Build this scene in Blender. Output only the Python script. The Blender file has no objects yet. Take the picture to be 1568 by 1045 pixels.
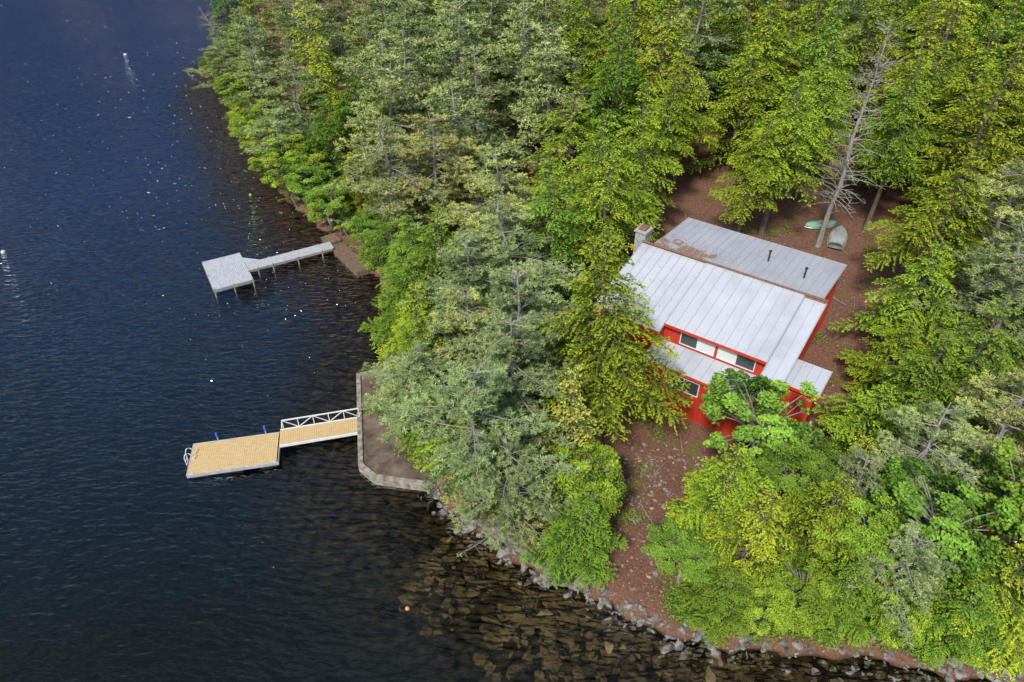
import bpy, math, random
import numpy as np
from mathutils import Vector, Matrix
random.seed(4)
SC=bpy.context.scene
SC.view_settings.view_transform='Standard'; SC.view_settings.look='None'
SC.view_settings.exposure=0; SC.view_settings.gamma=1

# ------------------------------------------------------------------ materials
def newmat(name):
    m=bpy.data.materials.new(name); m.use_nodes=True
    nt=m.node_tree; return m,nt,nt.nodes,nt.links,nt.nodes["Principled BSDF"]
def ramp(n,stops):
    r=n.new("ShaderNodeValToRGB"); cr=r.color_ramp
    while len(cr.elements)<len(stops): cr.elements.new(0.5)
    for e,(p,c) in zip(cr.elements,stops):
        e.position=p; e.color=(c[0],c[1],c[2],1)
    return r
def noise(n,l,scale,detail=4,rough=.55,vec=None,dist=0):
    t=n.new("ShaderNodeTexNoise"); t.inputs["Scale"].default_value=scale
    t.inputs["Detail"].default_value=detail; t.inputs["Roughness"].default_value=rough
    t.inputs["Distortion"].default_value=dist
    if vec is not None: l.new(vec,t.inputs["Vector"])
    return t
def mapping(n,l,src,scale=(1,1,1),rot=(0,0,0)):
    mp=n.new("ShaderNodeMapping"); mp.inputs["Scale"].default_value=scale
    mp.inputs["Rotation"].default_value=rot; l.new(src,mp.inputs["Vector"]); return mp
def simple(name,c1,c2,scale=3,rough=.7,metal=0,bump=.0,stretch=(1,1,1),mid=(.35,.65)):
    m,nt,n,l,b=newmat(name)
    tc=n.new("ShaderNodeTexCoord"); mp=mapping(n,l,tc.outputs["Object"],stretch)
    t=noise(n,l,scale,6,.65,mp.outputs[0])
    r=ramp(n,[(mid[0],c1),(mid[1],c2)]); l.new(t.outputs["Fac"],r.inputs[0])
    l.new(r.outputs[0],b.inputs["Base Color"])
    b.inputs["Roughness"].default_value=rough; b.inputs["Metallic"].default_value=metal
    if bump:
        bp=n.new("ShaderNodeBump"); bp.inputs["Strength"].default_value=bump
        bp.inputs["Distance"].default_value=.02
        l.new(t.outputs["Fac"],bp.inputs["Height"]); l.new(bp.outputs[0],b.inputs["Normal"])
    return m

def leafmat(name,hv=.03,vv=.35):
    m,nt,n,l,b=newmat(name); n.remove(b)
    at=n.new("ShaderNodeAttribute"); at.attribute_name="Col"
    oi=n.new("ShaderNodeObjectInfo")
    hs=n.new("ShaderNodeHueSaturation")
    mr=n.new("ShaderNodeMapRange"); mr.inputs[3].default_value=.5-hv; mr.inputs[4].default_value=.5+hv
    l.new(oi.outputs["Random"],mr.inputs[0]); l.new(mr.outputs[0],hs.inputs["Hue"])
    mu=n.new("ShaderNodeMath"); mu.operation='MULTIPLY'; mu.inputs[1].default_value=7.31
    fr=n.new("ShaderNodeMath"); fr.operation='FRACT'
    l.new(oi.outputs["Random"],mu.inputs[0]); l.new(mu.outputs[0],fr.inputs[0])
    mv=n.new("ShaderNodeMapRange"); mv.inputs[3].default_value=1-vv/2; mv.inputs[4].default_value=1+vv/2
    l.new(fr.outputs[0],mv.inputs[0]); l.new(mv.outputs[0],hs.inputs["Value"])
    l.new(at.outputs["Color"],hs.inputs["Color"])
    df=n.new("ShaderNodeBsdfDiffuse"); l.new(hs.outputs[0],df.inputs["Color"])
    l.new(df.outputs[0],n["Material Output"].inputs["Surface"])
    return m
M_HEM=leafmat("hemlock_needles",.012,.45)
M_PINE=leafmat("pine_needles",.015,.3)
M_LEAF=leafmat("broad_leaves",.010,.35)
M_BARK=simple("bark",(.09,.065,.045),(.21,.165,.125),2.5,.9,bump=.6,stretch=(6,6,1))
M_GBARK=simple("grey_bark",(.17,.15,.125),(.36,.33,.29),2.5,.9,bump=.5,stretch=(5,5,1))

# ------------------------------------------------------------------ quad soup builder
class Soup:
    def __init__(s): s.P=[];s.M=[];s.C=[]
    def quads(s,P,mat,col):
        P=np.asarray(P,float).reshape(-1,4,3); n=len(P)
        if n==0:return
        s.P.append(P); s.M.append(np.full(n,mat,np.int32))
        col=np.asarray(col,float)
        if col.ndim==1: col=np.tile(col,(n,1))
        s.C.append(col)
    def tube(s,pts,rad,ns,mat,col=(.2,.2,.2)):
        pts=np.asarray(pts,float); rad=np.asarray(rad,float)
        d=np.gradient(pts,axis=0); d/=np.linalg.norm(d,axis=1,keepdims=True)+1e-9
        ref=np.array([0,0,1.]) if abs(d[0,2])<.8 else np.array([1.,0,0])
        a=np.cross(d,ref); a/=np.linalg.norm(a,axis=1,keepdims=True)+1e-9
        b=np.cross(d,a)
        th=np.linspace(0,2*np.pi,ns,endpoint=False)
        ring=pts[:,None,:]+rad[:,None,None]*(np.cos(th)[None,:,None]*a[:,None,:]+np.sin(th)[None,:,None]*b[:,None,:])
        r2=np.roll(ring,-1,axis=1)
        q=np.stack([ring[:-1],r2[:-1],r2[1:],ring[1:]],axis=2)
        s.quads(q.reshape(-1,4,3),mat,col)
    def leaves(s,C,D,S,L,W,mat,col):
        L=np.broadcast_to(np.asarray(L,float).reshape(-1,1),(len(C),1)); W=np.broadcast_to(np.asarray(W,float).reshape(-1,1),(len(C),1))
        s.quads(np.stack([C-D*L/2,C+S*W/2+D*L*.08,C+D*L/2,C-S*W/2+D*L*.08],axis=1),mat,col)
    def mesh(s,name,mats):
        P=np.concatenate(s.P);M=np.concatenate(s.M);C=np.concatenate(s.C); n=len(P)
        me=bpy.data.meshes.new(name)
        me.vertices.add(4*n); me.vertices.foreach_set("co",P.reshape(-1).astype(np.float32))
        me.loops.add(4*n); me.loops.foreach_set("vertex_index",np.arange(4*n,dtype=np.int32))
        me.polygons.add(n); me.polygons.foreach_set("loop_start",np.arange(n,dtype=np.int32)*4)
        for m in mats: me.materials.append(m)
        me.polygons.foreach_set("material_index",M)
        at=me.attributes.new("Col","FLOAT_COLOR","POINT")
        cc=np.ones((4*n,4),np.float32); cc[:,:3]=np.repeat(C,4,axis=0)
        at.data.foreach_set("color",cc.reshape(-1))
        me.update(calc_edges=True)
        return me
def unit(v): return v/(np.linalg.norm(v,axis=-1,keepdims=True)+1e-9)
def mixc(a,b,t):
    t=np.asarray(t).reshape(-1,1); return np.asarray(a)*(1-t)+np.asarray(b)*t

def trunk_curve(rng,H,n=9,wob=.25):
    z=np.linspace(-.6,H,n); x=np.cumsum(rng.normal(0,wob/3,n)); y=np.cumsum(rng.normal(0,wob/3,n))
    x-=x[0];y-=y[0]
    return np.stack([x,y,z],1)
def at_z(tc,z): return np.array([np.interp(z,tc[:,2],tc[:,0]),np.interp(z,tc[:,2],tc[:,1]),z])

def hemlock(seed,H=15,R=4.2,base=.13,dens=1.0,dark=(.032,.068,.012),light=(.35,.445,.03),far=False):
    rng=np.random.default_rng(seed); s=Soup(); tc=trunk_curve(rng,H)
    s.tube(tc,np.interp(tc[:,2],[-.6,0,H],[.3,.24,.02]),8,0)
    nb=int(H*6.4*dens); lobes=rng.uniform(.7,1.2,9)
    ks=1.25 if far else 1.
    for i in range(nb):
        f=(i+rng.random())/nb; z=H*(base+(.985-base)*f); t=1-z/H
        az=i*2.39996+rng.normal(0,.35)
        lob=np.interp((az%(2*np.pi))/(2*np.pi)*9,np.arange(10),np.append(lobes,lobes[0]))
        L=max(.35,R*min(1.,1.5*t**.8)*rng.uniform(.5,1.2)*lob*(.85 if t>.75 else 1))
        up=rng.uniform(.12,.4)+ (.5 if t<.12 else 0); dr=rng.uniform(.35,.65)
        d=np.array([np.cos(az),np.sin(az),0]); sd=np.array([-d[1],d[0],0]); o=at_z(tc,z)
        ss=np.linspace(0,L,5)
        bp=lambda q: o+q[...,None]*d+np.stack([0*q,0*q,up*q-dr*q*q/L],-1)
        s.tube(bp(ss[::2] if far else ss),np.linspace(.035+.006*L,.008,3 if far else 5),3,0)
        st=np.arange(.25*L,L,.19*ks); st=st+rng.normal(0,.03,len(st))
        st=st[rng.random(len(st))>.1]
        shade=rng.normal(0,.19)
        for sg in (-1,1):
            tl=np.clip(.5*L*(1-st/L)**.55,.2,1.05)*rng.uniform(.45,1.25,len(st))
            nq=np.maximum(2,(tl/(.105*ks)).astype(int))
            S=np.repeat(st,nq); TL=np.repeat(tl,nq)
            q=np.concatenate([np.linspace(.05,a,k) for a,k in zip(tl,nq)]) if len(nq) else np.zeros(0)
            if len(q)==0: continue
            th=np.repeat(rng.normal(.95,.15,len(st)),nq)
            td=np.cos(th)[:,None]*d+np.sin(th)[:,None]*sd*sg
            drp=np.repeat(rng.uniform(.15,.6,len(st)),nq)
            C=bp(S)+td*q[:,None]; C[:,2]-=drp*q*q
            tw=np.repeat(rng.normal(0,.15,len(st)),nq)
            for k in range(2):
                c=C+rng.normal(0,.035,C.shape)
                a=rng.normal(0,.75,len(c))
                D=td*np.cos(a)[:,None]+np.stack([-td[:,1],td[:,0],0*a],1)*np.sin(a)[:,None]
                D[:,2]+=rng.normal(-.2,.2,len(c)); D=unit(D)
                U=unit(np.array([0,0,1.])+rng.normal(0,.28,c.shape)); Sd=unit(np.cross(D,U))
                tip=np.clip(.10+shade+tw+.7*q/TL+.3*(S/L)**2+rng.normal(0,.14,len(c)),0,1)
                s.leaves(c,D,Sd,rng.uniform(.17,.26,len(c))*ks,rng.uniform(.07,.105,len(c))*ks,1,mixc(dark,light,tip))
    return s.mesh("hemlock_mesh",[M_BARK,M_HEM])

def pine(seed,H=16,R=4.4,light=(.42,.47,.16),dark=(.075,.115,.04),base=.25,far=False):
    rng=np.random.default_rng(seed); s=Soup(); tc=trunk_curve(rng,H,9,.5)
    s.tube(tc,np.interp(tc[:,2],[-.6,0,H],[.36,.28,.03]),8,0)
    nw=int(H*(1-base)/.78)
    for w in range(nw):
        z0=H*base+(H*(.98-base))*(w/nw)
        for j in range(rng.integers(4,7)):
            z=z0+rng.normal(0,.1); t=1-z/H; az=rng.uniform(0,2*np.pi)
            L=R*min(1,1.6*t**.65)*rng.uniform(.35,1.22)
            if t>.6: L*=rng.uniform(.5,1)
            L=max(.7,L); up=rng.uniform(.05,.4)+(.5 if t<.1 else 0); cv=rng.uniform(-.05,.25)
            d=np.array([np.cos(az),np.sin(az),0]); sd=np.array([-d[1],d[0],0]); o=at_z(tc,min(z,H))
            bend=rng.normal(0,.1)
            bp=lambda q: o+q[...,None]*d+(bend*q*q)[...,None]*sd+np.stack([0*q,0*q,up*q-.35*q*q/L+cv*q**3/L**2],-1)
            s.tube(bp(np.linspace(0,L,5)),np.linspace(.035+.007*L,.012,5),4 if not far else 3,0)
            bare=rng.random()<.06
            st=np.arange(.3*L,L,.28 if not far else .38)
            TC=[];TD=[]; tone=rng.normal(0,.18)
            for q0 in st:
                for sg in (-1,1):
                    if rng.random()<.12: continue
                    tl=np.clip(.55*L*(1-q0/L)**.5+.15,.3,1.3)*rng.uniform(.5,1.15); th=rng.normal(.9,.2)
                    td=np.cos(th)*d+np.sin(th)*sd*sg; b0=bp(np.array([q0]))[0]; uu=rng.uniform(0,.3)
                    p1=b0+td*tl+np.array([0,0,uu*tl])
                    if not far or bare: s.tube(np.array([b0,p1]),[.015,.006],3,0)
                    if bare: continue
                    for qq in np.arange(.3,1.01,(.22 if not far else .3)/max(tl,.25)):
                        TC.append(b0+(p1-b0)*qq+rng.normal(0,.05,3)); TD.append(td+[0,0,.4])
            TC.append(bp(np.array([L]))[0]); TD.append(d+[0,0,.5])
            TC=np.array(TC);TD=unit(np.array(TD)); nn=12 if not far else 8
            C=np.repeat(TC,nn,0); E=rng.normal(0,.75,(len(C),3)); E[:,2]*=.5
            D=unit(np.repeat(TD,nn,0)*.7+E)
            S=unit(np.cross(D,np.array([0,0,1.])+rng.normal(0,.45,C.shape)))
            ln=rng.uniform(.2,.34,len(C))*(1 if not far else 1.25); br=np.repeat(rng.normal(.54,.22,len(TC)),nn)+rng.normal(0,.12,len(C))+tone
            s.leaves(C+D*ln[:,None]*.45,D,S,ln,.06 if not far else .1,1,mixc(dark,light,np.clip(br,0,1)))
    return s.mesh("pine_mesh",[M_GBARK,M_PINE])

def broadleaf(seed,H=10,R=4,light=(.26,.41,.04),dark=(.03,.07,.012),leaf=.165,nc=110,per=320):
    rng=np.random.default_rng(seed); s=Soup(); tc=trunk_curve(rng,H*.55,6,.4)
    s.tube(tc,np.linspace(.26,.14,6)*(H/10)**.7,8,0)
    top=tc[-1]; cz=H*.6; lob=rng.uniform(.6,1.18,(7,))
    for i in range(nc):
        v=rng.normal(0,1,3); v/=np.linalg.norm(v); 
        if v[2]<-.45: v[2]=-v[2]*.4
        a=(math.atan2(v[1],v[0])%(2*math.pi))/(2*math.pi)*7
        rr=rng.uniform(.4,1.)**.6*np.interp(a,np.arange(8),np.append(lob,lob[0]))
        c=np.array([v[0]*R*rr,v[1]*R*rr,cz+v[2]*H*.38*rr+rng.normal(0,.2)])
        fr=np.array([top[0],top[1],H*rng.uniform(.3,.55)])
        mid=(fr+c)/2+np.array([0,0,.4 if H>5 else .1])
        s.tube(np.array([fr,mid,c]),[.07*H/10,.04*H/10,.015],4,0)
        cr=rng.uniform(.3,.85)*(1 if H>5 else .6); n=int(per*cr*cr*1.3*(1 if H>5 else 1.8))
        p=rng.normal(0,1,(n,3)); p=unit(p)*(rng.random((n,1))**.45)
        flat=rng.uniform(.28,.5)
        el=rng.uniform(.7,1.35)
        pc=c+p*np.array([cr*el,cr/el,cr*flat]); pc[:,2]-=.3*(p[:,0]**2+p[:,1]**2)*cr
        N=unit(np.array([0,0,1.])+v*.5+rng.normal(0,.42,(n,3)))
        D=unit(np.cross(N,rng.normal(0,1,(n,3)))); S=np.cross(D,N)
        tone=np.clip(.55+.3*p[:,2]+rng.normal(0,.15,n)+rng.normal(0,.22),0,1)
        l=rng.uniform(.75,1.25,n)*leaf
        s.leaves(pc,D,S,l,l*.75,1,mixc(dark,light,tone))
    return s.mesh("broadleaf_mesh",[M_GBARK,M_LEAF])

def deadtree(seed,H=19,R=2.6,lean=0.):
    rng=np.random.default_rng(seed); s=Soup(); tc=trunk_curve(rng,H,10,.3); tc[:,0]+=lean*np.clip(tc[:,2]/H,0,1)**1.3*H
    s.tube(tc,np.interp(tc[:,2],[-.6,0,H],[.32,.26,.03]),7,0)
    for i in range(int(H*7)):
        z=H*rng.uniform(.22,.97); t=1-z/H; L=R*min(1,.35+t*1.4)*rng.uniform(.3,1.1)
        az=rng.uniform(0,6.283); d=np.array([np.cos(az),np.sin(az),0]); o=at_z(tc,z)
        up=rng.uniform(.1,.6)
        pts=[o+d*q+np.array([0,0,up*q-.12*q*q])+rng.normal(0,.05,3)*(q>0) for q in np.linspace(0,L,5)]
        s.tube(np.array(pts),np.linspace(.05,.014,5),3,0)
        for j in range(rng.integers(2,7)):
            k=rng.integers(1,5); e=pts[k]+rng.normal(0,.35,3)+d*.3+[0,0,.1]
            s.tube(np.array([pts[k],(pts[k]+e)/2+rng.normal(0,.04,3),e]),[.022,.016,.009],3,0)
    return s.mesh("dead_tree_mesh",[M_GBARK])

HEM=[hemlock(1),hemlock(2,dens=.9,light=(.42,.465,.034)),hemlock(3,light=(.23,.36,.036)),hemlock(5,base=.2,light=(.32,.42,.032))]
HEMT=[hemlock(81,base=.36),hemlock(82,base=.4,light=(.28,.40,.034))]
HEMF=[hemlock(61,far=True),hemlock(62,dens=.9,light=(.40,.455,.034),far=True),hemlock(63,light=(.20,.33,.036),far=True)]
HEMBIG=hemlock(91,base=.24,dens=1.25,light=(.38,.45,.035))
HEMTHIN=hemlock(9,R=2.2,dens=.75,light=(.44,.46,.08))
PIN=[pine(21),pine(22,light=(.50,.51,.14)),pine(23,light=(.36,.43,.16))]
PINF=[pine(71,far=True),pine(72,light=(.38,.44,.14),far=True)]
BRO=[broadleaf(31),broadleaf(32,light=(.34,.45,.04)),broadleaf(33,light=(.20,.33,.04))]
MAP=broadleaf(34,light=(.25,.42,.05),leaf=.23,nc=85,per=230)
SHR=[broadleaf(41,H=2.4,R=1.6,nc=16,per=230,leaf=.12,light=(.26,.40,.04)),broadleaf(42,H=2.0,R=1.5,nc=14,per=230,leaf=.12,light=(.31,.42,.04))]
DEAD=deadtree(51); DEADLEAN=deadtree(52,H=11,R=2.4,lean=-.35)

# ------------------------------------------------------------------ terrain
SH=np.array([(-60,175),(-48,140),(-50,125),(-46.5,111),(-40,99),(-32.5,84),(-26,71.5),(-20.5,64.5),(-15,57.8),(-11,51.8),(-9.8,45),(-10.3,40.7),(-9,31.7),(-7.9,30.4),(-5.5,29.3),(-3.4,26.7),(-.9,25.1),(.6,23.5),(2.5,22.6),(4.3,21.8),(6.3,20.4),(8,19.4),(10.3,18.7),(12.6,18.2),(17.7,18.0),(20.9,17.4),(23.9,16.8),(26,16.4),(30,16.0),(45,14),(80,5),(140,-10),(3000,-60),(3000,3000),(-3000,3000),(-3000,240),(-500,240),(-200,262),(-90,250),(-50,215)],float)
def sdist(X,Y):
    P=np.stack([X.ravel(),Y.ravel()],1); dm=np.full(len(P),1e9); ins=np.zeros(len(P),bool)
    n=len(SH)
    for i in range(n):
        a=SH[i];b=SH[(i+1)%n]; ab=b-a
        t=np.clip(((P-a)@ab)/(ab@ab),0,1); d=np.hypot(*(P-a-t[:,None]*ab).T); dm=np.minimum(dm,d)
        c=((a[1]>P[:,1])!=(b[1]>P[:,1])); 
        with np.errstate(divide='ignore',invalid='ignore'):
            xi=(b[0]-a[0])*(P[:,1]-a[1])/(b[1]-a[1]+1e-12)+a[0]
        ins^=c&(P[:,0]<xi)
    return np.where(ins,dm,-dm).reshape(X.shape)
def hnoise(X,Y):
    return (np.sin(X*.9+1.3*np.sin(Y*.5))*np.cos(Y*.8+.7*np.sin(X*.6))*.10+np.sin(X*2.3+Y*1.1)*np.sin(Y*2.7-X*.8)*.05)
def height(X,Y):
    X=np.asarray(X,float);Y=np.asarray(Y,float)
    d=sdist(X,Y); d=d+.35*np.sin(X*1.7+Y*.6)*np.sin(Y*1.9-X*.4)
    s=np.clip(d/.9,0,1); s=s*s*(3-2*s)
    land=.05+.4*s+.02*np.clip(d,0,10)+.13*np.clip(d-17,0,14)+.06*np.clip(d-31,0,120)+hnoise(X,Y)*np.clip(d/3,0,1)
    w=-d
    bed=-(.05+.16*np.clip(w,0,5)+.32*np.clip(w-5,0,22))+hnoise(X,Y)*np.clip(w/3,0,1)
    h=np.where(d>0,land,bed)
    pad=(X>-10.6)&(X<-3)&(Y>29.2)&(Y<41)&(d>0)
    return np.where(pad,np.minimum(h,.42),h)
def hz(x,y): return float(height(np.array([x]),np.array([y]))[0])
xs=np.concatenate([[-3000,-1500,-700,-400,-250,-150,-110,-85],np.arange(-66,60,.55),np.arange(60,110,3),[130,200,400,800,1600,3000]])
ys=np.concatenate([[-3000,-1200,-400,-150,-60,-20,-5],np.arange(5,90,.55),np.arange(90,150,2.),np.arange(150,290,8),[330,500,900,1600,3000]])
GX,GY=np.meshgrid(xs,ys); GZ=height(GX,GY)
nx,ny=len(xs),len(ys)
V=np.stack([GX,GY,GZ],-1).reshape(-1,3)
idx=np.arange(nx*ny).reshape(ny,nx)
F=np.stack([idx[:-1,:-1],idx[:-1,1:],idx[1:,1:],idx[1:,:-1]],-1).reshape(-1,4)
me=bpy.data.meshes.new("ground"); me.from_pydata(V.tolist(),[],F.tolist()); me.update()
for p in me.polygons: p.use_smooth=True
ground=bpy.data.objects.new("ground",me); SC.collection.objects.link(ground)
m,nt,n,l,b=newmat("forest_floor_and_lakebed")
geo=n.new("ShaderNodeNewGeometry"); sep=n.new("ShaderNodeSeparateXYZ"); l.new(geo.outputs["Position"],sep.inputs[0])
n1=noise(n,l,.45,5,.6,geo.outputs["Position"]); n2=noise(n,l,7,8,.75,geo.outputs["Position"])
r1=ramp(n,[(.25,(.08,.038,.024)),(.5,(.18,.088,.057)),(.72,(.29,.175,.125)),(.85,(.40,.32,.27))]); l.new(n2.outputs["Fac"],r1.inputs[0])
r2=ramp(n,[(.25,(.07,.08,.016)),(.6,(.15,.17,.035))]); l.new(n2.outputs["Fac"],r2.inputs[0])
rm=ramp(n,[(.56,(0,0,0)),(.68,(.8,.8,.8))]); l.new(n1.outputs["Fac"],rm.inputs[0])
mx=n.new("ShaderNodeMix"); mx.data_type='RGBA'; l.new(rm.outputs[0],mx.inputs[0]); l.new(r1.outputs[0],mx.inputs[6]); l.new(r2.outputs[0],mx.inputs[7])
vo=n.new("ShaderNodeTexVoronoi"); vo.inputs["Scale"].default_value=1.6; l.new(geo.outputs["Position"],vo.inputs["Vector"])
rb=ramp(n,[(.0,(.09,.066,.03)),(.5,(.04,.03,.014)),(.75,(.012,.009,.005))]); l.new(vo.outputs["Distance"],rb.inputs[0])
mrz=n.new("ShaderNodeMapRange"); mrz.inputs[1].default_value=-.35; mrz.inputs[2].default_value=-2.4; l.new(sep.outputs["Z"],mrz.inputs[0])  # blend by depth: light absorbed by the water is painted into the bed
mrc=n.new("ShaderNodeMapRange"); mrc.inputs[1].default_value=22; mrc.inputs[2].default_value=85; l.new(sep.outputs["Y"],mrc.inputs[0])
dc=n.new("ShaderNodeMix"); dc.data_type='RGBA'; l.new(mrc.outputs[0],dc.inputs[0]); dc.inputs[6].default_value=(.010,.019,.021,1); dc.inputs[7].default_value=(.006,.08,.28,1)  # blue scatter of deep water put into the bed colour, bluer farther out
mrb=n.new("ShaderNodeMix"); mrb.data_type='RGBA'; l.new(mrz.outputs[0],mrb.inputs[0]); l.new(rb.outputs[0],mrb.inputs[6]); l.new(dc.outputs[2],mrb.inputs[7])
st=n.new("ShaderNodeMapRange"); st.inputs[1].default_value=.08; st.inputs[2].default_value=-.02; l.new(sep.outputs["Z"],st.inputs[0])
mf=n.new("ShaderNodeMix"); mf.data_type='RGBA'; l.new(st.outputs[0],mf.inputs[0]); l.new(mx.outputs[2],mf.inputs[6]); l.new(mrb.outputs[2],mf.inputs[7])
l.new(mf.outputs[2],b.inputs["Base Color"]); b.inputs["Roughness"].default_value=.95; b.inputs["Specular IOR Level"].default_value=.1
bp=n.new("ShaderNodeBump"); bp.inputs["Strength"].default_value=.7; bp.inputs["Distance"].default_value=.12; l.new(n2.outputs["Fac"],bp.inputs["Height"]); l.new(bp.outputs[0],b.inputs["Normal"])
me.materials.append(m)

# ------------------------------------------------------------------ lake water
me=bpy.data.meshes.new("lake_water"); me.from_pydata([(-3000,-3000,0),(3000,-3000,0),(3000,3000,0),(-3000,3000,0)],[],[(0,1,2,3)])
lake=bpy.data.objects.new("lake_water",me); SC.collection.objects.link(lake)
m,nt,n,l,b=newmat("lake_surface"); n.remove(b)
geo=n.new("ShaderNodeNewGeometry")
mp=mapping(n,l,geo.outputs["Position"],(.55,1.7,1),(0,0,math.radians(30)))
w1=noise(n,l,1.35,1,.5,mp.outputs[0],.2)
mp2=mapping(n,l,geo.outputs["Position"],(.7,1.9,1),(0,0,math.radians(46)))
w2=noise(n,l,2.3,1,.5,mp2.outputs[0],.1)
w3=noise(n,l,.05,2,.5,geo.outputs["Position"])
ad=n.new("ShaderNodeMath"); ad.operation='MULTIPLY_ADD'; ad.inputs[1].default_value=.4; l.new(w2.outputs["Fac"],ad.inputs[0]); l.new(w1.outputs["Fac"],ad.inputs[2])
rs=n.new("ShaderNodeMapRange"); rs.inputs[1].default_value=.35; rs.inputs[2].default_value=.65; rs.inputs[3].default_value=.75; rs.inputs[4].default_value=1.05
l.new(w3.outputs["Fac"],rs.inputs[0])
sp=n.new("ShaderNodeSeparateXYZ"); l.new(geo.outputs["Position"],sp.inputs[0])
sh=n.new("ShaderNodeMapRange"); sh.inputs[1].default_value=18; sh.inputs[2].default_value=95; sh.inputs[3].default_value=.36; sh.inputs[4].default_value=1.7; l.new(sp.outputs["Y"],sh.inputs[0])
m2=n.new("ShaderNodeMath"); m2.operation='MULTIPLY'; l.new(rs.outputs[0],m2.inputs[0]); l.new(sh.outputs[0],m2.inputs[1])
hm=n.new("ShaderNodeMath"); hm.operation='MULTIPLY'; l.new(ad.outputs[0],hm.inputs[0]); l.new(m2.outputs[0],hm.inputs[1])
bp=n.new("ShaderNodeBump"); bp.inputs["Distance"].default_value=.45; bp.inputs["Strength"].default_value=1; l.new(hm.outputs[0],bp.inputs["Height"])
fr=n.new("ShaderNodeFresnel"); fr.inputs["IOR"].default_value=1.38; l.new(bp.outputs[0],fr.inputs["Normal"])
gl=n.new("ShaderNodeBsdfGlossy"); gl.inputs["Roughness"].default_value=.02; l.new(bp.outputs[0],gl.inputs["Normal"])
tr=n.new("ShaderNodeBsdfTransparent"); tr.inputs["Color"].default_value=(.72,.72,.66,1)
mx=n.new("ShaderNodeMixShader"); l.new(fr.outputs[0],mx.inputs[0]); l.new(tr.outputs[0],mx.inputs[1]); l.new(gl.outputs[0],mx.inputs[2])
l.new(mx.outputs[0],n["Material Output"].inputs["Surface"]); me.materials.append(m)

# ------------------------------------------------------------------ generic part helpers
def part(name,verts,faces,mat,parent=None,smooth=False):
    me=bpy.data.meshes.new(name); me.from_pydata([tuple(v) for v in verts],[],faces); me.update()
    me.materials.append(mat)
    if smooth:
        for p in me.polygons:p.use_smooth=True
    o=bpy.data.objects.new(name,me); SC.collection.objects.link(o)
    if parent is not None: o.parent=parent
    return o
BF=[(0,3,2,1),(4,5,6,7),(0,1,5,4),(1,2,6,5),(2,3,7,6),(3,0,4,7)]
class Boxes:
    def __init__(s): s.v=[];s.f=[]
    def hexa(s,p):
        k=len(s.v); s.v+=p; s.f+=[tuple(a+k for a in f) for f in BF]
    def box(s,x0,x1,y0,y1,z0,z1): s.hexa([(x0,y0,z0),(x1,y0,z0),(x1,y1,z0),(x0,y1,z0),(x0,y0,z1),(x1,y0,z1),(x1,y1,z1),(x0,y1,z1)])
    def slab(s,x0,x1,y0,y1,za,zb,th): # z=za at y0, zb at y1 top surface
        s.hexa([(x0,y0,za-th),(x1,y0,za-th),(x1,y1,zb-th),(x0,y1,zb-th),(x0,y0,za),(x1,y0,za),(x1,y1,zb),(x0,y1,zb)])
    def beam(s,a,b,w):
        a=Vector(a);b=Vector(b);d=(b-a).normalized(); u=d.cross(Vector((0,0,1)))
        if u.length<.05:u=Vector((1,0,0))
        u.normalize(); v=d.cross(u); u*=w/2;v*=w/2
        s.hexa([tuple(p) for p in (a-u-v,a+u-v,a+u+v,a-u+v,b-u-v,b+u-v,b+u+v,b-u+v)])
    def done(s,name,mat,parent): return part(name,s.v,s.f,mat,parent)
def cyl(name,a,b,r,mat,parent,n=12,r2=None):
    a=Vector(a);b=Vector(b);d=(b-a).normalized();u=d.cross(Vector((0.01,0,1)))
    if u.length<.05:u=Vector((1,0,0))
    u.normalize();v=d.cross(u);r2=r if r2 is None else r2
    vs=[a+(u*math.cos(t)+v*math.sin(t))*r for t in [2*math.pi*i/n for i in range(n)]]+[b+(u*math.cos(t)+v*math.sin(t))*r2 for t in [2*math.pi*i/n for i in range(n)]]
    fs=[(i,(i+1)%n,n+(i+1)%n,n+i) for i in range(n)]+[tuple(range(n))[::-1],tuple(range(n,2*n))]
    return part(name,vs,fs,mat,parent)
def empty(name,loc,rz=0):
    o=bpy.data.objects.new(name,None); o.location=loc; o.rotation_euler=(0,0,rz); o.empty_display_size=.5; SC.collection.objects.link(o); return o

M_RED=simple("red_painted_siding",(.42,.028,.012),(.58,.05,.02),1.2,.6,stretch=(3,3,.6))
M_REDT=simple("red_trim",(.52,.038,.016),(.62,.056,.022),2,.5)
M_ALU=simple("aluminium",(.5,.5,.5),(.68,.68,.68),3,.4,.4)
M_WHITE=simple("white_paint",(.62,.62,.6),(.75,.75,.73),4,.5)
M_DARK=simple("dark_vent_metal",(.02,.02,.02),(.04,.04,.04),3,.8)  # even dark colour of the roof vent pipes and caps
M_STONE=simple("chimney_stone",(.26,.24,.22),(.5,.47,.43),5,.9,bump=.8)
M_RUST=simple("rusty_metal",(.16,.07,.04),(.32,.17,.10),6,.8)
M_CONC=simple("concrete",(.13,.105,.08),(.40,.35,.28),2.6,.9,bump=.5)
M_MULCH=simple("damp_soil",(.05,.034,.024),(.21,.15,.105),.8,.95,bump=.5)
M_BLIND=simple("window_blind",(.6,.62,.58),(.72,.74,.7),1,.7,stretch=(1,1,8))
def glassmat():
    m,nt,n,l,b=newmat("window_glass"); b.inputs["Base Color"].default_value=(.035,.05,.045,1); b.inputs["Roughness"].default_value=.06
    b.inputs["Specular IOR Level"].default_value=.8; return m
M_GLASS=glassmat()
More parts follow.
